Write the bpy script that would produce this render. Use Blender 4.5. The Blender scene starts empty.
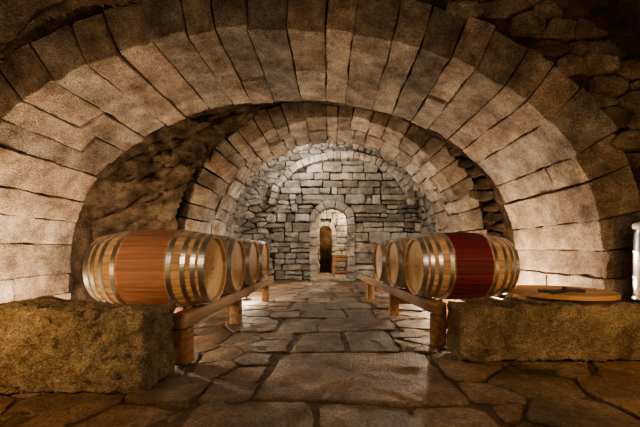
import bpy, math, random
from mathutils import Vector, noise, Matrix
random.seed(7)
R=random.random
def U(a,b): return a+(b-a)*R()
CAMZ=0.9
# ---------------------------------------------------------------- mesh builder
class MB:
    def __init__(s): s.v=[]; s.f=[]; s.c=[]
    def add(s,vs,fs,col):
        o=len(s.v); s.v+=vs; s.c+=[col]*len(vs)
        s.f+=[tuple(i+o for i in f) for f in fs]
    def build(s,name,mat,smooth=True,parent=None,fixn=False):
        me=bpy.data.meshes.new(name); me.from_pydata([tuple(v) for v in s.v],[],s.f)
        ca=me.color_attributes.new('tint','FLOAT_COLOR','POINT')
        flat=[]
        for c in s.c: flat+= [c[0],c[1],c[2],1.0]
        ca.data.foreach_set('color',flat)
        if smooth: me.polygons.foreach_set('use_smooth',[True]*len(me.polygons))
        if fixn:
            import bmesh
            bm=bmesh.new(); bm.from_mesh(me); bmesh.ops.recalc_face_normals(bm,faces=bm.faces); bm.to_mesh(me); bm.free()
        me.update(); ob=bpy.data.objects.new(name,me); bpy.context.collection.objects.link(ob)
        me.materials.append(mat)
        if parent: ob.parent=parent
        return ob
def empty(name,loc=(0,0,0),rz=0):
    e=bpy.data.objects.new(name,None); e.location=loc; e.rotation_euler=(0,0,rz)
    e.empty_display_size=.1; bpy.context.collection.objects.link(e); return e
# ---------------------------------------------------------------- materials
def base_mat(name):
    m=bpy.data.materials.new(name); m.use_nodes=True
    nt=m.node_tree; b=nt.nodes['Principled BSDF']; return m,nt,b
def stone_mat(name,dark,mid,light,scale=3.0,rough=.9,bump=.6,spec=.2,bdist=.02,pit=1.0,fine=1.0,lo=.45):
    m,nt,b=base_mat(name); N=nt.nodes; L=nt.links
    tc=N.new('ShaderNodeTexCoord')
    n1=N.new('ShaderNodeTexNoise'); n1.inputs['Scale'].default_value=scale; n1.inputs['Detail'].default_value=12; n1.inputs['Roughness'].default_value=.72
    n2=N.new('ShaderNodeTexNoise'); n2.inputs['Scale'].default_value=scale*20; n2.inputs['Detail'].default_value=6; n2.inputs['Roughness'].default_value=.8
    n3=N.new('ShaderNodeTexVoronoi'); n3.inputs['Scale'].default_value=scale*22
    for n in (n1,n2,n3): L.new(tc.outputs['Object'],n.inputs['Vector'])
    cr=N.new('ShaderNodeValToRGB'); e=cr.color_ramp.elements
    e[0].position=.34; e[0].color=(*dark,1); e[1].position=.66; e[1].color=(*light,1)
    k=e.new(.5); k.color=(*mid,1)
    L.new(n1.outputs['Fac'],cr.inputs['Fac'])
    at=N.new('ShaderNodeAttribute'); at.attribute_name='tint'
    mx=N.new('ShaderNodeMix'); mx.data_type='RGBA'; mx.blend_type='MULTIPLY'; mx.inputs['Factor'].default_value=1
    L.new(cr.outputs['Color'],mx.inputs['A']); L.new(at.outputs['Color'],mx.inputs['B'])
    cr2=N.new('ShaderNodeValToRGB'); e=cr2.color_ramp.elements
    e[0].position=.36; e[0].color=(lo,lo*.94,lo*.9,1); e[1].position=.6; e[1].color=(1.15,1.14,1.12,1)
    L.new(n2.outputs['Fac'],cr2.inputs['Fac'])
    mx2=N.new('ShaderNodeMix'); mx2.data_type='RGBA'; mx2.blend_type='MULTIPLY'; mx2.inputs['Factor'].default_value=fine
    L.new(mx.outputs['Result'],mx2.inputs['A']); L.new(cr2.outputs['Color'],mx2.inputs['B'])
    L.new(mx2.outputs['Result'],b.inputs['Base Color'])
    b.inputs['Roughness'].default_value=rough; b.inputs['Specular IOR Level'].default_value=spec
    ma=N.new('ShaderNodeMath'); ma.operation='MULTIPLY_ADD'; ma.inputs[1].default_value=.35*pit
    L.new(n3.outputs['Distance'],ma.inputs[0]); L.new(n2.outputs['Fac'],ma.inputs[2])
    ma2=N.new('ShaderNodeMath'); ma2.operation='MULTIPLY_ADD'; ma2.inputs[1].default_value=1.6
    L.new(n1.outputs['Fac'],ma2.inputs[0]); L.new(ma.outputs[0],ma2.inputs[2])
    bp=N.new('ShaderNodeBump'); bp.inputs['Strength'].default_value=bump; bp.inputs['Distance'].default_value=bdist
    L.new(ma2.outputs[0],bp.inputs['Height']); L.new(bp.outputs['Normal'],b.inputs['Normal'])
    return m
M_arch=stone_mat('granite_arch',(.15,.118,.095),(.35,.295,.25),(.60,.53,.46),3.0,bump=1.0,bdist=.045,lo=.38)
M_far=stone_mat('granite_pale',(.125,.108,.09),(.28,.25,.215),(.47,.43,.375),3,bump=1.0,bdist=.045,lo=.38)
M_rub=stone_mat('rubble_brown',(.09,.067,.048),(.27,.21,.16),(.54,.45,.36),2.8,bump=1.0,bdist=.045,lo=.35)
M_rock=stone_mat('rock_brown',(.06,.045,.03),(.20,.15,.105),(.44,.34,.25),3.5,bump=1.0,bdist=.08,lo=.3)
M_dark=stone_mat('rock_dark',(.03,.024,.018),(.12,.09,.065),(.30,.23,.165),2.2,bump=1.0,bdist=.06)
M_floor=stone_mat('flagstone',(.065,.042,.027),(.165,.112,.072),(.32,.235,.155),2.2,rough=.58,bump=.9,spec=.38,bdist=.028,lo=.45)
M_block=stone_mat('granite_block',(.20,.16,.12),(.48,.41,.315),(.76,.68,.55),3.8,bump=1.0,bdist=.055,lo=.3)
def wood_mat(name,c1,c2,axis='X',rough=.6,stain=None,srange=.19,spec=.35):
    m,nt,b=base_mat(name); N=nt.nodes; L=nt.links
    tc=N.new('ShaderNodeTexCoord'); mp=N.new('ShaderNodeMapping')
    sc={'X':(1.5,28,28),'Y':(28,1.5,28),'Z':(28,28,1.5)}[axis]
    mp.inputs['Scale'].default_value=sc; L.new(tc.outputs['Object'],mp.inputs['Vector'])
    n=N.new('ShaderNodeTexNoise'); n.inputs['Scale'].default_value=1.0; n.inputs['Detail'].default_value=6; n.inputs['Distortion'].default_value=.3
    L.new(mp.outputs['Vector'],n.inputs['Vector'])
    cr=N.new('ShaderNodeValToRGB'); e=cr.color_ramp.elements
    e[0].position=.3; e[0].color=(*c1,1); e[1].position=.7; e[1].color=(*c2,1)
    L.new(n.outputs['Fac'],cr.inputs['Fac'])
    at=N.new('ShaderNodeAttribute'); at.attribute_name='tint'
    mx=N.new('ShaderNodeMix'); mx.data_type='RGBA'; mx.blend_type='MULTIPLY'; mx.inputs['Factor'].default_value=1
    L.new(cr.outputs['Color'],mx.inputs['A']); L.new(at.outputs['Color'],mx.inputs['B'])
    out=mx.outputs['Result']
    if stain:
        sx=N.new('ShaderNodeSeparateXYZ'); L.new(tc.outputs['Object'],sx.inputs[0])
        ab=N.new('ShaderNodeMath'); ab.operation='ABSOLUTE'; L.new(sx.outputs['X'],ab.inputs[0])
        n2=N.new('ShaderNodeTexNoise'); n2.inputs['Scale'].default_value=5; L.new(tc.outputs['Object'],n2.inputs['Vector'])
        ad=N.new('ShaderNodeMath'); ad.operation='MULTIPLY_ADD'; ad.inputs[1].default_value=.03
        L.new(n2.outputs['Fac'],ad.inputs[0]); L.new(ab.outputs[0],ad.inputs[2])
        mr=N.new('ShaderNodeMapRange'); mr.inputs['From Min'].default_value=srange+.02; mr.inputs['From Max'].default_value=srange
        L.new(ad.outputs[0],mr.inputs['Value'])
        ms=N.new('ShaderNodeMix'); ms.data_type='RGBA'; L.new(mr.outputs['Result'],ms.inputs['Factor'])
        bw=N.new('ShaderNodeRGBToBW'); L.new(out,bw.inputs[0])
        sc2=N.new('ShaderNodeMath'); sc2.operation='MULTIPLY'; sc2.inputs[1].default_value=3.0; L.new(bw.outputs[0],sc2.inputs[0])
        mm=N.new('ShaderNodeMix'); mm.data_type='RGBA'; mm.blend_type='MULTIPLY'; mm.inputs['Factor'].default_value=1
        mm.inputs['A'].default_value=(*stain,1); L.new(sc2.outputs[0],mm.inputs['B'])
        L.new(out,ms.inputs['A']); L.new(mm.outputs['Result'],ms.inputs['B']); out=ms.outputs['Result']
    L.new(out,b.inputs['Base Color'])
    b.inputs['Roughness'].default_value=rough; b.inputs['Specular IOR Level'].default_value=spec
    bp=N.new('ShaderNodeBump'); bp.inputs['Strength'].default_value=.25; bp.inputs['Distance'].default_value=.004
    L.new(n.outputs['Fac'],bp.inputs['Height']); L.new(bp.outputs['Normal'],b.inputs['Normal'])
    return m
M_oak=wood_mat('oak_staves',(.34,.235,.145),(.64,.47,.31))
M_oak_rust=wood_mat('oak_staves_rust',(.36,.24,.15),(.66,.48,.32),stain=(.30,.155,.115))
M_oak_red=wood_mat('oak_staves_wine',(.36,.24,.15),(.66,.48,.32),stain=(.115,.018,.030))
M_head=wood_mat('oak_head',(.48,.35,.215),(.72,.55,.37),axis='Z')
M_beam=wood_mat('rack_timber',(.16,.09,.045),(.36,.22,.12),axis='Y',rough=.6)
M_lid=wood_mat('lid_wood',(.24,.14,.07),(.42,.27,.15),axis='X')
M_table=wood_mat('table_wood',(.20,.09,.035),(.36,.18,.07),axis='X')
m,nt,b=base_mat('hoop_steel'); b.inputs['Base Color'].default_value=(.62,.65,.70,1); b.inputs['Metallic'].default_value=1; b.inputs['Roughness'].default_value=.34; M_hoop=m
m,nt,b=base_mat('black_metal'); b.inputs['Base Color'].default_value=(.02,.02,.02,1); b.inputs['Roughness'].default_value=.4; M_black=m
m,nt,b=base_mat('lamp_lens'); b.inputs['Emission Color'].default_value=(1,.62,.28,1); b.inputs['Emission Strength'].default_value=12; M_lens=m
m,nt,b=base_mat('rim_white'); b.inputs['Base Color'].default_value=(.55,.54,.52,1); b.inputs['Roughness'].default_value=.4; M_white=m
m,nt,b=base_mat('bark_cork'); b.inputs['Base Color'].default_value=(.10,.06,.03,1); M_cork=m
# ---------------------------------------------------------------- geometry generators
def tint(v=.25,warm=.06):
    k=1+U(-v,v*.8); w=U(-warm,warm); return (k*(1+w),k,k*(1-w))
def rough_noise(p,seed,amp,freq,hi):
    nz=noise.noise_vector(p*freq+seed)*amp
    if hi>0:
        nz+=noise.noise_vector(p*freq*3.1+seed)*amp*.55*hi
        nz+=noise.noise_vector(p*freq*8.3+seed)*amp*.34*hi
        nz+=noise.noise_vector(p*freq*17+seed)*amp*.2*hi
    return nz
def block(mb,lo,hi,r,mapf,amp,freq,n,col,hi_n=1.0):
    h=[(hi[i]-lo[i])/2 for i in range(3)]; c=[(hi[i]+lo[i])/2 for i in range(3)]
    r=min(r,min(h)*.8)
    ax=[]
    for i in range(3):
        inner=[-(h[i]-r)+2*(h[i]-r)*k/n[i] for k in range(n[i]+1)]
        ax.append([-h[i],-h[i]+r*.35]+inner+[h[i]-r*.35,h[i]])
    seed=Vector((U(0,50),U(0,50),U(0,50)))
    idx={}; vs=[]
    def vid(i,j,k):
        key=(i,j,k)
        if key in idx: return idx[key]
        p=Vector((ax[0][i],ax[1][j],ax[2][k]))
        q=Vector([max(-(h[t]-r),min(h[t]-r,p[t])) for t in range(3)])
        d=p-q
        if d.length>1e-9: p=q+d.normalized()*r
        p=p+rough_noise(p,seed,amp,freq,hi_n)
        idx[key]=len(vs); vs.append(mapf(c[0]+p[0],c[1]+p[1],c[2]+p[2])); return idx[key]
    X,Y,Z=[len(a)-1 for a in ax]; fs=[]
    for i in range(X):
        for j in range(Y):
            fs.append((vid(i,j,0),vid(i,j+1,0),vid(i+1,j+1,0),vid(i+1,j,0)))
            fs.append((vid(i,j,Z),vid(i+1,j,Z),vid(i+1,j+1,Z),vid(i,j+1,Z)))
    for i in range(X):
        for k in range(Z):
            fs.append((vid(i,0,k),vid(i+1,0,k),vid(i+1,0,k+1),vid(i,0,k+1)))
            fs.append((vid(i,Y,k),vid(i,Y,k+1),vid(i+1,Y,k+1),vid(i+1,Y,k)))
    for j in range(Y):
        for k in range(Z):
            fs.append((vid(0,j,k),vid(0,j,k+1),vid(0,j+1,k+1),vid(0,j+1,k)))
            fs.append((vid(X,j,k),vid(X,j+1,k),vid(X,j+1,k+1),vid(X,j,k+1)))
    mb.add(vs,fs,col)
class Path:
    def __init__(s,cx,a,b,zc,p=2.0,z0=0.0):
        pts=[(cx-a,z0+ (zc-z0)*i/6) for i in range(6)] if zc>z0+.01 else []
        n=72
        for i in range(n+1):
            t=math.pi*(1-i/n); ct,st=math.cos(t),math.sin(t)
            pts.append((cx+a*math.copysign(abs(ct)**(2/p),ct), zc+b*abs(st)**(2/p)))
        if zc>z0+.01: pts+=[(cx+a,zc-(zc-z0)*(i+1)/6) for i in range(6)]
        s.p=pts; s.cum=[0]
        for i in range(1,len(pts)): s.cum.append(s.cum[-1]+math.dist(pts[i-1],pts[i]))
        s.L=s.cum[-1]; s.par=(cx,a,b,zc,p)
        s.nrm=[]
        for i in range(len(pts)):
            q0=pts[max(0,i-1)]; q1=pts[min(len(pts)-1,i+1)]
            tx,tz=q1[0]-q0[0],q1[1]-q0[1]; l=math.hypot(tx,tz) or 1
            s.nrm.append((-tz/l,tx/l))
    def at(s,u):
        import bisect
        i=min(max(bisect.bisect(s.cum,u)-1,0),len(s.p)-2)
        t=(u-s.cum[i])/max(1e-6,(s.cum[i+1]-s.cum[i])); 
        P,Q=s.p[i],s.p[i+1]; A,B=s.nrm[i],s.nrm[i+1]; tt=max(0,min(1,t))
        nx,nz=A[0]+(B[0]-A[0])*tt,A[1]+(B[1]-A[1])*tt; l=math.hypot(nx,nz) or 1
        return (P[0]+(Q[0]-P[0])*t,P[1]+(Q[1]-P[1])*t,nx/l,nz/l)
    def inside(s,x,z,g=0):
        cx,a,b,zc,p=s.par; dx=abs(x-cx)
        if z<zc: return dx<a+g
        return (dx/(a+g))**p+((z-zc)/(b+g))**p<1
    def f(s,u,r,y):
        x,z,nx,nz=s.at(u); return Vector((x+nx*r,y,z+nz*r))
def arch_blocks(mb,path,y0,y1,wr,thick,splits,rr=.012,amp=.012,tv=.22,freq=3.0,gap=.006,res=.05,psplit=.22,joff=.015,bright=1.0):
    for (fa,fb) in splits:
        s=0
        while s<path.L-.02:
            w=U(*wr); 
            if path.L-(s+w)<wr[0]*.6: w=path.L-s
            e=min(s+w,path.L)
            ya=y0+(y1-y0)*fa+U(-.02,.02); yb=y0+(y1-y0)*fb
            parts=[(ya,yb)]
            if yb-ya>.8 and R()<psplit:
                m=ya+(yb-ya)*U(.3,.7); parts=[(ya,m),(m,yb)]
            for (a,b_) in parts:
                off=U(-joff,joff*1.3)
                n=(max(2,int((e-s)/res)),2,max(2,int((b_-a)/res)))
                t_=tint(tv); t_=tuple(q*bright for q in t_)
                block(mb,(s+gap,off,a+gap),(e-gap,off+thick,b_-gap),rr,lambda x,y,z:path.f(x,y,z),amp,freq,n,t_)
            s=e
def strip(mb,path,r,y0,y1,n=90,col=(1,1,1)):
    vs=[];fs=[]
    for i in range(n+1):
        u=path.L*i/n; vs.append(path.f(u,r,y0)); vs.append(path.f(u,r,y1))
    for i in range(n): fs.append((2*i,2*i+1,2*i+3,2*i+2))
    mb.add(vs,fs,col)
def facering(mb,path,y,r0,r1,n=90,col=(1,1,1)):
    vs=[];fs=[]
    for i in range(n+1):
        u=path.L*i/n; vs.append(path.f(u,r0,y)); vs.append(path.f(u,r1,y))
    for i in range(n): fs.append((2*i,2*i+2,2*i+3,2*i+1))
    mb.add(vs,fs,col)
def clip(poly,mx,my,nx,ny):
    out=[]
    for i in range(len(poly)):
        a=poly[i]; b_=poly[(i+1)%len(poly)]
        da=(a[0]-mx)*nx+(a[1]-my)*ny; db=(b_[0]-mx)*nx+(b_[1]-my)*ny
        if da<=0: out.append(a)
        if (da<0)!=(db<0) and abs(da-db)>1e-12:
            t=da/(da-db); out.append((a[0]+(b_[0]-a[0])*t,a[1]+(b_[1]-a[1])*t))
    return out
def vor_cells(seeds,x0,x1,y0,y1,k,md):
    res=[]
    for (a,b_) in seeds:
        poly=[(x0,y0),(x1,y0),(x1,y1),(x0,y1)]
        for (c,d) in seeds:
            if (c,d)==(a,b_) or abs(c-a)>md or abs(d-b_)>md/k: continue
            poly=clip(poly,(a+c)/2,(b_+d)/2,c-a,(d-b_)*k*k)
            if len(poly)<3: break
        if len(poly)>=3: res.append(poly)
    return res
def voronoi(x0,x1,y0,y1,sx,sy,jit=.42):
    seeds=[]; ny=max(1,round((y1-y0)/sy)); nx=max(1,round((x1-x0)/sx))
    for j in range(ny):
        for i in range(nx):
            seeds.append((x0+(x1-x0)*(i+.5+(.5 if j%2 else 0)+U(-jit,jit))/nx, y0+(y1-y0)*(j+.5+U(-jit,jit)*.8)/ny))
    return vor_cells(seeds,x0,x1,y0,y1,sx/sy,3*sx)
def chaikin(p,t=.22):
    o=[]
    for i in range(len(p)):
        a=p[i];b_=p[(i+1)%len(p)]
        o.append((a[0]+(b_[0]-a[0])*t,a[1]+(b_[1]-a[1])*t)); o.append((a[0]+(b_[0]-a[0])*(1-t),a[1]+(b_[1]-a[1])*(1-t)))
    return o
def pstone(mb,poly,mapf,gap=.012,thick=.1,dome=.03,amp=.012,col=(1,1,1),seg=.07,rings=(.92,.8,.6,.4,.2),off=0,tilt=.0,ct=.09,wob=1.0):
    cx=sum(p[0] for p in poly)/len(poly); cy=sum(p[1] for p in poly)/len(poly)
    q=[]
    for p in poly:
        d=math.hypot(p[0]-cx,p[1]-cy)
        if d<gap*2.5: return
        k=1-gap*1.25/d; q.append((cx+(p[0]-cx)*k,cy+(p[1]-cy)*k))
    q=chaikin(q,ct)
    o=[]
    for i in range(len(q)):
        a=q[i];b_=q[(i+1)%len(q)]; m=max(1,int(math.dist(a,b_)/seg))
        for j in range(m): o.append((a[0]+(b_[0]-a[0])*j/m,a[1]+(b_[1]-a[1])*j/m))
    n=len(o)
    if n<3: return
    ta,tb=U(-tilt,tilt),U(-tilt,tilt); sd=Vector((U(0,90),U(0,90),U(0,90)))
    R_=[(1,-thick),(1,-dome*.5-.006),(.985,-.002)]+[(k,dome*(1-k**3)) for k in rings]
    vs=[];fs=[]
    for (k,h) in R_:
        for p in o:
            x=cx+(p[0]-cx)*k; y=cy+(p[1]-cy)*k
            nz=rough_noise(Vector((x,y,h)),sd,amp,3.5,1.0)
            vs.append(mapf(x+nz[0]*.8*wob,y+nz[1]*.8*wob,off+h+nz[2]+ta*(x-cx)+tb*(y-cy)))
    nz=noise.noise(Vector((cx,cy,0))*3.5+sd)*amp
    vs.append(mapf(cx,cy,off+dome+nz))
    for r in range(len(R_)-1):
        for i in range(n):
            j=(i+1)%n; fs.append((r*n+i,r*n+j,(r+1)*n+j,(r+1)*n+i))
    l=(len(R_)-1)*n
    for i in range(n): fs.append((l+i,l+(i+1)%n,len(vs)-1))
    mb.add(vs,fs,col)
def rubble_face(mb,x0,x1,z0,z1,y,sx,sz,openp,grow,dome=.02,amp=.03,tv=.35,off=0,xmin=-99,tilt=.15,test=None,gap=.010):
    for poly in voronoi(x0,x1,z0,z1,sx,sz):
        cx=sum(p[0] for p in poly)/len(poly); cz=sum(p[1] for p in poly)/len(poly)
        if openp and openp.inside(cx,cz,grow): continue
        if cx<xmin: continue
        if test and not test(cx,cz): continue
        pstone(mb,poly,lambda a,b_,h:Vector((a,y-h,b_)),gap=gap,thick=.14,dome=dome,amp=amp,col=tint(tv),off=off+U(-.03,.04),tilt=tilt)
def rubble_vault(mb,path,y0,y1,sx,sy,dome=.02,amp=.02,tv=.3,u0=0,u1=None):
    u1=u1 or path.L
    for poly in voronoi(y0,y1,u0,u1,sx,sy):
        pstone(mb,poly,lambda a,b_,h:path.f(b_,-h,a),gap=.011,thick=.1,dome=dome,amp=amp,col=tint(tv),off=U(-.02,.03),tilt=.15)
def ridg(p,oc=7,g=.6):
    s=0;a=1
    for k in range(oc):
        s+=a*(1-abs(noise.noise(p))*2.2); p=p*2.07+Vector((3.1,1.7,5.2)); a*=g
    return s*.42
def rock_shell(mb,path,y0,y1,r=0,amp=.12,nu=120,ny=30,col=(1,1,1)):
    vs=[];fs=[]
    for i in range(nu+1):
        for j in range(ny+1):
            p=path.f(path.L*i/nu,r,y0+(y1-y0)*j/ny)
            d=ridg(p*.9)*amp
            vs.append(path.f(path.L*i/nu,r-d,y0+(y1-y0)*j/ny))
    for i in range(nu):
        for j in range(ny):
            a=i*(ny+1)+j; fs.append((a,a+1,a+ny+2,a+ny+1))
    mb.add(vs,fs,col)
def rock_face(mb,x0,x1,z0,z1,y,amp,openp,grow,step=.028):
    nx=int((x1-x0)/step); nz=int((z1-z0)/step); idx={}; vs=[];fs=[]
    def vid(i,j):
        if (i,j) in idx: return idx[(i,j)]
        x=x0+i*step; z=z0+j*step
        u=x*.83+z*.55; v=-x*.55+z*.83
        d=ridg(Vector((u*1.0,v*2.6,1.3)))*amp+noise.noise(Vector((x,z,4))*1.2)*amp
        idx[(i,j)]=len(vs); vs.append(Vector((x,y-d,z))); return idx[(i,j)]
    for i in range(nx):
        for j in range(nz):
            if openp.inside(x0+(i+.5)*step,z0+(j+.5)*step,grow): continue
            fs.append((vid(i,j),vid(i+1,j),vid(i+1,j+1),vid(i,j+1)))
    mb.add(vs,fs,(1,1,1))
# ---------------------------------------------------------------- FLOOR
mb=MB()
fl=lambda x,y,h:Vector((x,y,h))
def fstone(poly,big=False):
    pstone(mb,poly,fl,gap=.010,thick=.05,dome=.002,amp=.010,col=tint(.42,.12),seg=.06,rings=(.97,.88,.72,.55,.36,.18),off=U(-.008,.009),tilt=.010,ct=.06 if big else .08,wob=3.8)
rows=[-.9,.05,1.02,1.88,2.80,3.5,4.2,4.85,5.5,6.1,6.8,7.5,8.2,8.9,9.6,10.5,11.5,12.6,13.5]
cutp=[[],[.52],[.42],[],[.50],[.36],[.62],[.45],[.45],[.6],[.4],[.5],[.4],[.6],[.5],[.5],[.5],[.5]]
XL=[-.72,-.55,-.80,-.48,-.36,-.62,-.42,-.66,-.42,-.65,-.5,-.62,-.45,-.6,-.55,-.5,-.5,-.5,-.5]
XR=[.9,.70,.92,.84,.64,.78,.60,.72,.55,.68,.5,.66,.55,.6,.62,.6,.6,.6,.6]
SL=[0,.1,-.08,-.05,.03,.12,-.10,.09,-.1,.08,-.06,.09,-.08,.08,0,0,0,0,0]
for i in range(len(rows)-1):
    a,b_=rows[i],rows[i+1]; cuts=[0]+cutp[i]+[1]
    tl=[U(-.06,.06) for _ in cuts]
    sa,sb=SL[i],SL[i+1]
    for c in range(len(cuts)-1):
        def P(f,y,x0,x1,s_): return (x0+(x1-x0)*f,y+s_*(f-.5)*1.3)
        f0,f1=cuts[c],cuts[c+1]; t0=tl[c] if c else 0; t1=tl[c+1] if c+1<len(cuts)-1 else 0
        xa0,xb0=XL[i],XR[i]; xa1,xb1=XL[i]+U(-.0,.09),XR[i]-U(-.0,.09)
        poly=[P(f0+t0,a,xa0,xb0,sa),P(f1+t1,a,xa0,xb0,sa),P(f1-t1,b_,xa1,xb1,sb),P(f0-t0,b_,xa1,xb1,sb)]
        fstone(poly,True)
def inx(x,y,m=0):
    for i in range(len(rows)-1):
        if rows[i]<=y<rows[i+1]: return XL[i]-m<x<XR[i]+m
    return False
seeds=[(1.15,1.45),(1.75,1.2),(1.3,2.15),(1.1,2.72),(1.95,1.9),(2.5,1.3),(2.3,2.3),(-1.05,1.65),(-1.35,1.2),(-2.0,1.6),(-1.6,.6),(-2.5,.9),
 (-.66,2.05),(-.85,2.45),(-.62,2.62),(-.95,2.75),(-.6,3.0),(-.9,3.25),(-.8,3.6),(1.05,3.1),(.98,3.5)]
tries=0
while tries<7000:
    tries+=1; x=U(-4.2,4.2); y=U(-1.2,13.4); md=.27 if abs(x)<1.3 else .48
    if inx(x,y,.08): continue
    if all(math.hypot(x-a,y-b_)>md for a,b_ in seeds): seeds.append((x,y))
sl=[s for s in seeds if s[0]<0]; sr=[s for s in seeds if s[0]>0]
for side,ss in((-1,sl),(1,sr)):
    for cell in vor_cells(ss,-4.3 if side<0 else 0,0 if side<0 else 4.3,-1.3,13.5,1.0,2.6):
        y0=min(p[1] for p in cell); y1=max(p[1] for p in cell)
        hit=[i for i in range(len(rows)-1) if rows[i]<y1-.05 and rows[i+1]>y0+.05]
        xin=max(p[0] for p in cell) if side<0 else min(p[0] for p in cell)
        pieces=[cell]
        if side<0 and hit and xin>min(XL[i] for i in hit) or side>0 and hit and xin<max(XR[i] for i in hit):
            pieces=[]
            for i in hit:
                q=clip(cell,0,rows[i],0,-1); q=clip(q,0,rows[i+1],0,1) if len(q)>2 else q
                if len(q)<3: continue
                q=clip(q,XL[i]-.004,0,1,0) if side<0 else clip(q,XR[i]+.004,0,-1,0)
                if len(q)>2: pieces.append(q)
        for poly in pieces:
            xs=[p[0] for p in poly]; ys=[p[1] for p in poly]
            if max(xs)-min(xs)<.07 or max(ys)-min(ys)<.07: continue
            fstone(poly)
n=60; vs=[];fs=[]
for i in range(n+1):
    for j in range(110):
        x=-4.4+8.8*i/n; y=-1.6+16*j/109; vs.append(Vector((x,y,-.013+.008*noise.noise(Vector((x,y,0))*4))))
for i in range(n):
    for j in range(109): a=i*110+j; fs.append((a,a+110,a+111,a+1))
mb.add(vs,fs,(.5,.46,.42))
mb.build('floor',M_floor)
# ---------------------------------------------------------------- ARCH 1 (front)
P1=Path(-.5,3.05,2.14,.80,2.12)
A0,A1=2.95,4.4
mb=MB()
arch_blocks(mb,P1,A0,A1,(.24,.42),.42,[(0,1.0)],rr=.012,amp=.017,tv=.32,res=.034,freq=3.4,gap=.004,joff=.02,psplit=.3)
strip(mb,P1,.04,A0+.04,A1-.04,col=(.32,.28,.25)); 
mb.build('stone_arch',M_arch)
mb=MB()
rubble_face(mb,-4.2,4.2,0,3.9,A0+.02,.34,.17,P1,.46,dome=.02,amp=.04,xmin=-1.3)
rock_face(mb,-4.3,-1.2,0,4.0,A0-.02,.16,P1,.38)
facering(mb,P1,A0+.08,.1,2.6,col=(.35,.3,.25))
mb.build('wall_front_arch',M_rub)
PF=Path(0,4.0,3.0,.6,2.2)
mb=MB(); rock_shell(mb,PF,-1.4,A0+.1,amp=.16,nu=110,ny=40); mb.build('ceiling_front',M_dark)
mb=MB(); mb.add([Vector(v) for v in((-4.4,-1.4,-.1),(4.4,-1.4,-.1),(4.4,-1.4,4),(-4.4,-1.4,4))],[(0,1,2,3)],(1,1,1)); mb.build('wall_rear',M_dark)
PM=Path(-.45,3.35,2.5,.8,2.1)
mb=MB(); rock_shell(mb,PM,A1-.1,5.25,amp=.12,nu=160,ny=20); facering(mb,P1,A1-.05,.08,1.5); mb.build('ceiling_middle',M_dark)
# ---------------------------------------------------------------- ARCH 2
P2=Path(.03,2.12,2.06,.95,2.0)
B0,B1=5.1,6.3
mb=MB()
arch_blocks(mb,P2,B0,B1,(.18,.34),.36,[(0,.45),(.45,1)],rr=.012,amp=.022,tv=.32,res=.055,gap=.006,joff=.026,bright=1.1)
strip(mb,P2,.04,B0+.04,B1-.04,col=(.3,.27,.24))
mb.build('stone_arch',M_arch)
mb=MB()
rubble_face(mb,-4.0,3.2,0,3.9,B0+.02,.32,.17,P2,.34,dome=.03,amp=.05,xmin=-1.0)
rubble_face(mb,-2.9,-1.9,1.4,3.2,B0-.10,.26,.15,P2,.30,dome=.03,amp=.05,test=lambda x,z:z>1.75+(-x-2.1)*-.3 and x>-2.75)
rock_face(mb,-4.1,-.9,0,4.0,B0-.05,.26,P2,.28)
facering(mb,P2,B0+.12,.1,2.6,col=(.35,.3,.25))
mb.build('wall_middle_arch',M_rock)
# ---------------------------------------------------------------- FAR ROOM
P3=Path(.05,2.7,2.45,1.55,2.0)
mb=MB()
rubble_vault(mb,P3,B1-.1,9.6,.40,.2,dome=.025,amp=.035)
strip(mb,P3,.05,B1-.1,9.7,col=(.3,.27,.23)); facering(mb,P2,B1-.05,.08,1.2,col=(.8,.8,.8))
mb.build('ceiling_far_vault',M_far)
FW=9.6
PD=Path(.07,.46,.46,1.72,2.0)
PB=Path(.36,1.95,1.36,2.24,2.0,z0=2.24)
mb=MB()
wf=lambda x,y,z:Vector((x,z,y))
def in_ring(x,z,g=0): return z>2.24 and ((x-.36)/(1.95+g))**2+((z-2.24)/(1.36+g))**2<1
z=0
while z<3.75:
    h=U(.17,.36); zc=z+h/2
    ex=[]
    if zc<1.72: ex.append((.07-.46-.2*(1 if int(z*10)%2 else .5),.07+.46+.2*(1 if int(z*10)%2 else .5)))
    elif zc<1.72+.69:
        t=math.sqrt(max(0,.70**2-(zc-1.72)**2)); ex.append((.07-t,.07+t))
    if zc<2.24: lo_,hi_=-1.75+U(-.15,.1),2.9
    elif zc-2.24<1.36:
        t=math.sqrt(max(0,1-((zc-2.24)/1.40)**2))*1.95; lo_,hi_=.36-t,.36+t
    else: break
    segs=[];x=lo_
    for (a,b_) in ex:
        if a>x: segs.append((x,a))
        x=b_
    segs.append((x,hi_))
    for (a,b_) in segs:
        x=a
        while x<b_-.02:
            w=U(.18,.75)
            if b_-(x+w)<.18: w=b_-x
            e=min(x+w,b_)
            o=U(-.035,.045)
            if h>.26 and R()<.45:
                zm=z+h*U(.35,.65); cells=[(z,zm),(zm,z+h)]
            else: cells=[(z+U(-.018,.018),z+h+U(-.018,.018))]
            for (za,zb) in cells:
                block(mb,(x+.010,za+.010,FW+o+U(-.01,.01)),(e-.010,zb-.010,FW+.2),.028,wf,.034,4,(5,3,1),tint(.45,.08))
            x=e
    z+=h
rubble_face(mb,-2.8,-1.2,0,4.3,FW+.0,.34,.17,None,0,dome=.02,amp=.035,tv=.35,test=lambda x,z:x<-1.72 and not in_ring(x,z,.22) ,gap=.012)
rubble_face(mb,-2.8,2.9,2.25,4.3,FW+.04,.34,.17,None,0,dome=.02,amp=.035,tv=.35,test=lambda x,z:(x>-1.72 or z>2.3) and not in_ring(x,z,.18),gap=.012)
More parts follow.
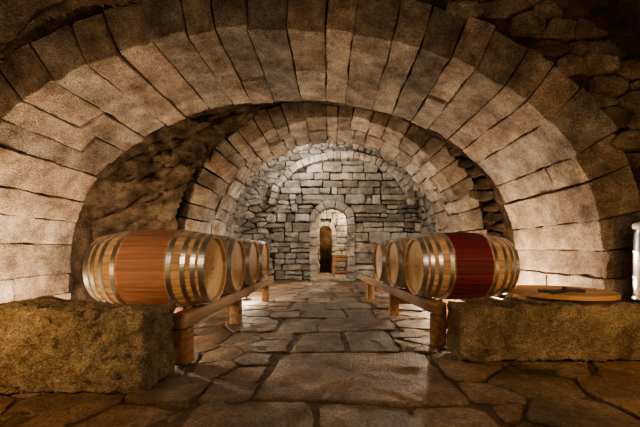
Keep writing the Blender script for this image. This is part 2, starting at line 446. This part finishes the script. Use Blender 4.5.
arch_blocks(mb,PB,FW-.24,FW+.2,(.15,.22),.20,[(0,1)],rr=.015,amp=.014,tv=.15,bright=1.35)
arch_blocks(mb,PD,FW-.06,FW+.45,(.2,.3),.22,[(0,1)],rr=.015,amp=.012,tv=.2,bright=1.15)
facering(mb,PD,FW+.12,.1,3.3,col=(.22,.2,.18)); strip(mb,PD,.05,FW+.03,FW+.42,col=(.3,.27,.23))
facering(mb,PD,FW+.42,.1,2.5,col=(.3,.27,.23))
mb.build('wall_far',M_far)
mb=MB(); block(mb,(-.55,FW-.46,-.0),(.72,FW-.1,.09),.025,lambda x,y,z:Vector((x,y,z)),.008,3,(5,3,1),(1,.95,.9)); mb.build('stone_doorstep',M_far)
P4=Path(.1,1.7,1.2,1.9,2.0)
mb=MB(); rubble_vault(mb,P4,FW+.5,13.2,.42,.24,dome=.03,amp=.02); strip(mb,P4,.05,FW+.4,13.3,col=(.3,.27,.23)); mb.build('ceiling_beyond',M_far)
mb=MB(); PE=Path(-.17,.23,.22,1.60,2.0)
z=0
while z<3.3:
    h=U(.18,.28); segs=[(-1.8,2.0)]
    zc=z+h/2
    if zc<1.60: segs=[(-1.8,-.5),(.18,2.0)]
    elif zc<2.0: t=math.sqrt(max(0,.41**2-(zc-1.60)**2)); segs=[(-1.8,-.17-t),(-.17+t,2.0)]
    for a,b_ in segs:
        x=a
        while x<b_-.02:
            w=U(.22,.45); 
            if b_-(x+w)<.14: w=b_-x
            e=min(x+w,b_)
            block(mb,(x+.01,z+.01,12.2+U(-.02,.02)),(e-.01,z+h-.01,12.4),.018,wf,.015,4,(2,2,1),tint(.3,.06)); x=e
    z+=h
arch_blocks(mb,PE,12.14,12.5,(.15,.24),.16,[(0,1)],rr=.015,amp=.01,tv=.15,bright=1.2)
facering(mb,PE,12.3,.02,2.6,col=(.3,.27,.23)); strip(mb,PE,0.03,12.25,13.4,col=(.7,.7,.7)); 
mb.add([Vector(v) for v in((-1,13.3,0),(1,13.3,0),(1,13.3,2.3),(-1,13.3,2.3))],[(0,1,2,3)],(.7,.55,.4))
mb.build('wall_beyond',M_far)
# ---------------------------------------------------------------- granite blocks
def big_block(name,x0,x1,y0,y1,z1,amp,n,seedcol,slope=0.0):
    mb=MB()
    def f(x,y,z):
        k=max(0,min(1,z/z1)); cxm=(x0+x1)/2; cym=(y0+y1)/2
        s=.95+.08*math.sin(k*2.2)
        top=.05*noise.noise(Vector((x*1.4,y*1.6,3.3)))*k+slope*(x-cxm)*k
        pt=-max(0,noise.noise(Vector((x,y,z))*17)-.18)*.05
        return Vector((cxm+(x-cxm)*(s*.05+.95)+.05*(k-.5)*(1 if x>cxm else -1)*noise.noise(Vector((y*3,z*3,7))), cym+(y-cym)*s-(pt if y<cym else -pt), z+top+pt*k))
    block(mb,(x0,y0,0.0),(x1,y1,z1),.024,f,amp,2.6,n,seedcol,1.3)
    for i,v in enumerate(mb.v):
        if v.z<0.002: mb.v[i]=Vector((v.x,v.y,.002))
    return mb.build(name,M_block)
big_block('granite_block',-2.62,-1.16,1.99,2.40,.51,.030,(110,30,38),(1,.97,.93),.0)
big_block('granite_block',1.04,2.95,2.56,2.86,.46,.028,(120,20,32),(.92,.89,.84))
big_block('stone_plinth',1.98,2.5,2.98,3.5,.45,.02,(8,8,7),(.8,.76,.7))
# ---------------------------------------------------------------- barrels
def prof(x): 
    t=abs(x)/.475; return .345-.062*t**2.0
def barrel(loc,yaw,smat):
    e=empty('wine_barrel',loc,yaw)
    NS=30; K=4; nx=26
    mb=MB()
    for s in range(NS):
        col=tint(.2,.06); vs=[];fs=[]
        for i in range(nx+1):
            x=-.475+.95*i/nx; r=prof(x)
            for j in range(K+1):
                a=2*math.pi*(s+j/K*.98+.01)/NS
                rr=r-(.003 if j in(0,K) else 0); vs.append(Vector((x,rr*math.cos(a),rr*math.sin(a))))
        W=K+1
        for i in range(nx):
            for j in range(K): fs.append((i*W+j,i*W+j+1,(i+1)*W+j+1,(i+1)*W+j))
        for sgn,i in((-1,0),(1,nx)):
            o=len(vs)
            for j in range(W):
                a=2*math.pi*(s+j/K*.98+.01)/NS
                rr=prof(.475)-.020; vs.append(Vector((sgn*.475,rr*math.cos(a),rr*math.sin(a))))
            for j in range(W):
                a=2*math.pi*(s+j/K*.98+.01)/NS
                rr=prof(.475)-.030; vs.append(Vector((sgn*.435,rr*math.cos(a),rr*math.sin(a))))
            for j in range(K):
                fs.append((i*W+j,i*W+j+1,o+j+1,o+j)); fs.append((o+j,o+j+1,o+W+j+1,o+W+j))
        mb.add(vs,fs,col)
    mb.build('staves',smat,smooth=False,parent=e,fixn=False)
    mb=MB(); n=72
    for sg in(-1,1):
        for (c,w) in((.452,.042),(.392,.034),(.318,.034),(.215,.036)):
            vs=[];fs=[]; x0=sg*(c-w/2); x1=sg*(c+w/2)
            for i in range(n):
                a=2*math.pi*i/n
                for (x,o) in((x0,-.002),(x0,.0035),(x1,.0035),(x1,-.002)):
                    r=prof(x)+o; vs.append(Vector((x,r*math.cos(a),r*math.sin(a))))
            for i in range(n):
                j=(i+1)%n
                for k in range(3): fs.append((i*4+k,j*4+k,j*4+k+1,i*4+k+1))
            mb.add(vs,fs,(1,1,1))
            for rv in(-1,1):
                a0=U(.4,2.6); rr=prof(sg*c)+.004; cc=Vector((sg*c+rv*w*.22,rr*math.cos(a0),rr*math.sin(a0)))
                vs=[cc+Vector((.005*math.cos(t*1.05),.005*math.sin(t*1.05)*-math.sin(a0),.005*math.sin(t*1.05)*math.cos(a0))) for t in range(6)]
                vs.append(cc+Vector((0,math.cos(a0),math.sin(a0)))*.004)
                mb.add(vs,[(t,(t+1)%6,6) for t in range(6)],(.6,.6,.6))
    mb.build('hoops',M_hoop,smooth=False,parent=e,fixn=True)
    mb=MB(); rh=.262
    for sg in(-1,1):
        edges=[-rh,-.19,-.115,-.04,.04,.118,.192,rh]
        for k in range(len(edges)-1):
            a,b_=edges[k]+.0012,edges[k+1]-.0012; q=[]
            for t in range(9):
                y=a+(b_-a)*t/8; q.append((y,math.sqrt(max(0,rh*rh-y*y))))
            q+= [(y,-z) for (y,z) in reversed(q)]
            n_=len(q); col=tint(.12,.05)
            vs=[Vector((sg*.444,y,z)) for (y,z) in q]+[Vector((sg*.425,y,z)) for (y,z) in q]
            fs=[tuple(range(n_))]+[(i,(i+1)%n_,n_+(i+1)%n_,n_+i) for i in range(n_)]
            mb.add(vs,fs,col)
    mb.build('heads',M_head,smooth=False,parent=e,fixn=True)
    mb=MB(); vs=[];n=14
    for (z,r) in((.335,.03),(.352,.026)): vs+=[Vector((r*math.cos(6.2832*i/n),r*math.sin(6.2832*i/n),z)) for i in range(n)]
    mb.add(vs,[(i,(i+1)%n,n+(i+1)%n,n+i) for i in range(n)]+[tuple(range(n,2*n))],(1,1,1)); mb.build('bung',M_cork,smooth=False,parent=e)
    mb=MB()
    for sg in(-1,1):
        for (r0,r1) in((.085,.089),(.055,.057)):
            vs=[];n=40
            for i in range(n):
                a=6.28318*i/n
                for r in(r0,r1): vs.append(Vector((sg*.4448,r*math.cos(a),r*math.sin(a))))
            mb.add(vs,[(2*i,2*i+1,(2*i+3)%(2*n),(2*i+2)%(2*n)) for i in range(n)],(1,1,1))
        for k in range(5):
            y0=-.04+.018*k
            mb.add([Vector((sg*.4448,y0,-.012)),Vector((sg*.4448,y0+.008,-.012)),Vector((sg*.4448,y0+.008,.012)),Vector((sg*.4448,y0,.012))],[(0,1,2,3)],(1,1,1))
    mb.build('head_mark',M_cork,smooth=False,parent=e)
    return e
BZ=.737
for i,(y,mt) in enumerate(((2.80,M_oak_rust),(3.53,M_oak),(4.28,M_oak),(5.02,M_oak))):
    barrel((-1.48 if i else -1.47,y,BZ),U(-.015,.015),mt)
ang=math.atan(.085)
for (x,y,mt) in ((1.32,3.30,M_oak_red),(1.24,4.02,M_oak),(1.17,4.74,M_oak)):
    barrel((x,y,BZ),ang,mt)
# ---------------------------------------------------------------- racks
def beam(name,p0,p1,w,h,parent,mat=M_beam):
    p0=Vector(p0);p1=Vector(p1); d=(p1-p0); L=d.length; d.normalize()
    up=Vector((0,0,1)) if abs(d.z)<.9 else Vector((0,1,0)); sd=d.cross(up).normalized(); up=sd.cross(d)
    mb=MB(); block(mb,(-w/2,0,-h/2),(w/2,L,h/2),.008,lambda x,y,z:p0+sd*x+d*y+up*z,.002,4,(1,10,1),tint(.12),0)
    return mb.build(name,mat,smooth=True,parent=parent)
def rack(a0,a1,b0,b1,ys):
    e=empty('barrel_rack'); top=.412
    for k,(q0,q1) in enumerate(((a0,a1),(b0,b1))):
        beam('rail_%d'%(k+1),(q0[0],q0[1],top-.06),(q1[0],q1[1],top-.06),.10,.12,e)
        L=q1[1]-q0[1]
        for j,yy in enumerate(ys):
            t=(yy-q0[1])/L; x=q0[0]+(q1[0]-q0[0])*t
            beam('post_%d_%d'%(k+1,j+1),(x,yy,.006),(x,yy,top-.122),.12,.12,e)
    for j,yy in enumerate(ys):
        t=(yy-a0[1])/(a1[1]-a0[1]); xa=a0[0]+(a1[0]-a0[0])*t; t=(yy-b0[1])/(b1[1]-b0[1]); xb=b0[0]+(b1[0]-b0[0])*t
        beam('tie_%d'%(j+1),(xa+.06*(1 if xb>xa else -1),yy,.2),(xb-.06*(1 if xb>xa else -1),yy,.2),.06,.08,e)
    for (x,y) in CH[e.name]:
        mb=MB(); w=.05
        vs=[Vector((x+a,y+b_,top+.002+c)) for a in(-w,w) for (b_,c) in((.0,0),(.12,0),(.12,.055))]
        mb.add(vs,[(0,1,2),(3,5,4),(0,3,4,1),(1,4,5,2),(2,5,3,0)],(1,1,1)); mb.build('wedge',M_beam,smooth=False,parent=e)
    return e
CH={'barrel_rack':[(-1.15,y+.13) for y in(2.8,3.53,4.28,5.02)],'barrel_rack.001':[(1.0,3.43),(.93,4.15),(.85,4.87)]}
rack((-1.16,2.45),(-1.12,6.1),(-1.82,2.45),(-1.82,5.75),(2.53,3.9,5.6))
rack((1.03,2.95),(.66,6.5),(1.70,2.95),(1.45,6.0),(3.03,4.4,5.8))
# ---------------------------------------------------------------- lid & tools
e=empty('barrel_lid',(2.10,2.93,.503))
mb=MB(); r=.40; edges=[-r,-.28,-.16,-.04,.08,.2,.3,r]
for k in range(7):
    a,b_=edges[k]+.002,edges[k+1]-.002; q=[]
    for t in range(9):
        y=a+(b_-a)*t/8; q.append((math.sqrt(max(0,r*r-y*y)),y))
    q+=[(-x,y) for (x,y) in reversed(q)]; n_=len(q)
    vs=[Vector((x,y,.020)) for x,y in q]+[Vector((x,y,0)) for x,y in q]
    mb.add(vs,[tuple(range(n_)),tuple(range(n_,2*n_))]+[(i,(i+1)%n_,n_+(i+1)%n_,n_+i) for i in range(n_)],tint(.2))
mb.build('planks',M_lid,smooth=False,parent=e,fixn=True)
mb=MB(); n=64; vs=[]
for i in range(n):
    a=6.28318*i/n
    for (rr,z) in((.400,-.004),(.416,-.004),(.416,.032),(.400,.032)): vs.append(Vector((rr*math.cos(a),rr*math.sin(a),z)))
mb.add(vs,[(i*4+k,((i+1)%n)*4+k,((i+1)%n)*4+(k+1)%4,i*4+(k+1)%4) for i in range(n) for k in range(4)],(1,1,1))
mb.build('rim',M_lid,smooth=False,parent=e,fixn=True)
e=empty('cellar_tongs',(2.08,2.84,.537),.2)
def tube(name,pts,r,parent,mat):
    cu=bpy.data.curves.new(name,'CURVE'); cu.dimensions='3D'; cu.bevel_depth=r; cu.bevel_resolution=3
    sp=cu.splines.new('BEZIER'); sp.bezier_points.add(len(pts)-1)
    for i,p in enumerate(pts): sp.bezier_points[i].co=p; sp.bezier_points[i].handle_left_type='AUTO'; sp.bezier_points[i].handle_right_type='AUTO'
    ob=bpy.data.objects.new(name,cu); bpy.context.collection.objects.link(ob); ob.data.materials.append(mat); ob.parent=parent; ob.data.use_fill_caps=True; return ob
tube('handle_1',[(-.2,-.06,0),(-.05,-.02,.0),(.02,.0,.004),(.14,.05,0),(.2,.02,0)],.012,e,M_black)
tube('handle_2',[(-.2,.07,0),(-.05,.02,.0),(.02,.0,.012),(.14,-.05,0),(.2,-.01,0)],.012,e,M_black)
tube('pivot',[(.0,.0,-.008),(.0,.0,.04)],.02,e,M_black)
# metal canister on the right block
e=empty('metal_canister',(2.69,2.70,.475))
mb=MB(); n=40; vs=[]
pr=[(0,0),(.105,0),(.108,.01),(.10,.03),(.098,.18),(.104,.19),(.104,.20),(.098,.21),(.096,.40),(.102,.41),(.102,.42),(.096,.43),(.092,.56),(.08,.60),(.075,.61)]
for i in range(n):
    a=6.28318*i/n
    for (rr,z) in pr: vs.append(Vector((rr*math.cos(a),rr*math.sin(a),z)))
K=len(pr); mb.add(vs,[(i*K+k,((i+1)%n)*K+k,((i+1)%n)*K+k+1,i*K+k+1) for i in range(n) for k in range(K-1)],(1,1,1))
mb.build('body',M_hoop,parent=e)
mb=MB(); vs=[]; pr=[(0,.615),(.07,.615),(.072,.60),(.10,.605),(.105,.625),(.10,.65),(.06,.665),(0,.67)]
for i in range(n):
    a=6.28318*i/n
    for (rr,z) in pr: vs.append(Vector((rr*math.cos(a),rr*math.sin(a),z)))
K=len(pr); mb.add(vs,[(i*K+k,((i+1)%n)*K+k,((i+1)%n)*K+k+1,i*K+k+1) for i in range(n) for k in range(K-1)],(1,1,1))
mb.build('cap',M_white,parent=e)
# wooden table beyond the doorway
e=empty('wooden_table',(.40,10.45,0))
beam('top',(-.33,0,.72),(.45,0,.72),.5,.06,e,M_table)
for i,(x,y) in enumerate(((-.28,-.2),(.4,-.2),(-.28,.2),(.4,.2))): beam('leg_%d'%(i+1),(x,y,.005),(x,y,.69),.07,.07,e,M_table)
beam('stretcher_1',(-.25,-.2,.2),(.37,-.2,.2),.04,.06,e,M_table); beam('apron',(-.25,-.2,.62),(.37,-.2,.62),.02,.13,e,M_table)
# ---------------------------------------------------------------- lamps
def lamp(x,y,z,w,col,r=.05,name='ceiling_lamp'):
    l=bpy.data.lights.new(name,'POINT'); l.energy=w; l.color=col; l.shadow_soft_size=r
    o=bpy.data.objects.new(name,l); o.location=(x,y,z); bpy.context.collection.objects.link(o); return o
def fixture(x,y,w,col,hh=.10):
    e=empty('floor_uplight',(x,y,.01)); mb=MB(); n=24; vs=[]
    pr=((.0,.0),(.08,.0),(.085,.015),(.02,.025),(.018,hh-.04),(.05,hh-.03),(.055,hh+.01),(.06,hh+.015),(.052,hh),(.0,hh))
    for i in range(n):
        a=6.28318*i/n
        for (r,z) in pr: vs.append(Vector((r*math.cos(a),r*math.sin(a),z)))
    K=len(pr); mb.add(vs,[(i*K+k,((i+1)%n)*K+k,((i+1)%n)*K+k+1,i*K+k+1) for i in range(n) for k in range(K-1)],(1,1,1))
    mb.build('housing',M_black,parent=e)
    mb=MB(); mb.add([Vector((.05*math.cos(6.28318*i/n),.05*math.sin(6.28318*i/n),hh+.004)) for i in range(n)],[tuple(range(n))],(1,1,1)); mb.build('lens',M_lens,smooth=False,parent=e)
    o=lamp(0,0,hh+.09,w,col,name='bulb'); o.parent=e
W2=(1,.78,.55); GOLD=(1,.58,.22)
fixture(-2.75,3.45,205,(1,.75,.49),.30)
fixture(2.12,3.95,150,(1,.75,.49),.34)
fixture(-2.95,2.62,70,(1,.72,.45),.26)
fixture(-1.5,5.75,85,W2)
fixture(1.8,5.6,85,W2)
lamp(-2.6,4.65,.5,20,(1,.68,.38),.08,'rock_fill')  # unseen low fill added to light the left rock face
for x in(-2.2,2.3): fixture(x,7.0,150,(1,.86,.68))
lamp(0.8,11.2,2.5,480,(1,.82,.58),name='opening_fill')
lamp(-.1,12.9,1.5,10,(1,.7,.4),name='opening_fill')  # faint fill light added inside the dark opening, no fixture there
lamp(-.6,8.3,3.45,260,(1,.91,.78),.12)
lamp(-2.3,1.3,.75,48,GOLD,.1,'unseen_lamp'); lamp(2.4,1.4,.75,48,GOLD,.1,'unseen_lamp')
lamp(-1.2,.1,2.1,80,(1,.72,.46),.15,'unseen_lamp'); lamp(1.3,.1,2.1,80,(1,.72,.46),.15,'unseen_lamp')  # added front fill: unseen warm lights above the camera, on either side
w=bpy.data.worlds.new('World'); bpy.context.scene.world=w; w.use_nodes=True
w.node_tree.nodes['Background'].inputs[0].default_value=(1,.7,.45,1); w.node_tree.nodes['Background'].inputs[1].default_value=.02
try: bpy.context.scene.view_settings.look='AgX - Medium High Contrast'
except Exception: pass
# ---------------------------------------------------------------- camera
cd=bpy.data.cameras.new('camera'); cd.sensor_width=36; cd.lens=18; cd.shift_x=-.0156; cd.shift_y=.057; cd.clip_start=.05
co=bpy.data.objects.new('camera',cd); co.location=(0,0,CAMZ); co.rotation_euler=(math.pi/2,0,0)
bpy.context.collection.objects.link(co); bpy.context.scene.camera=co
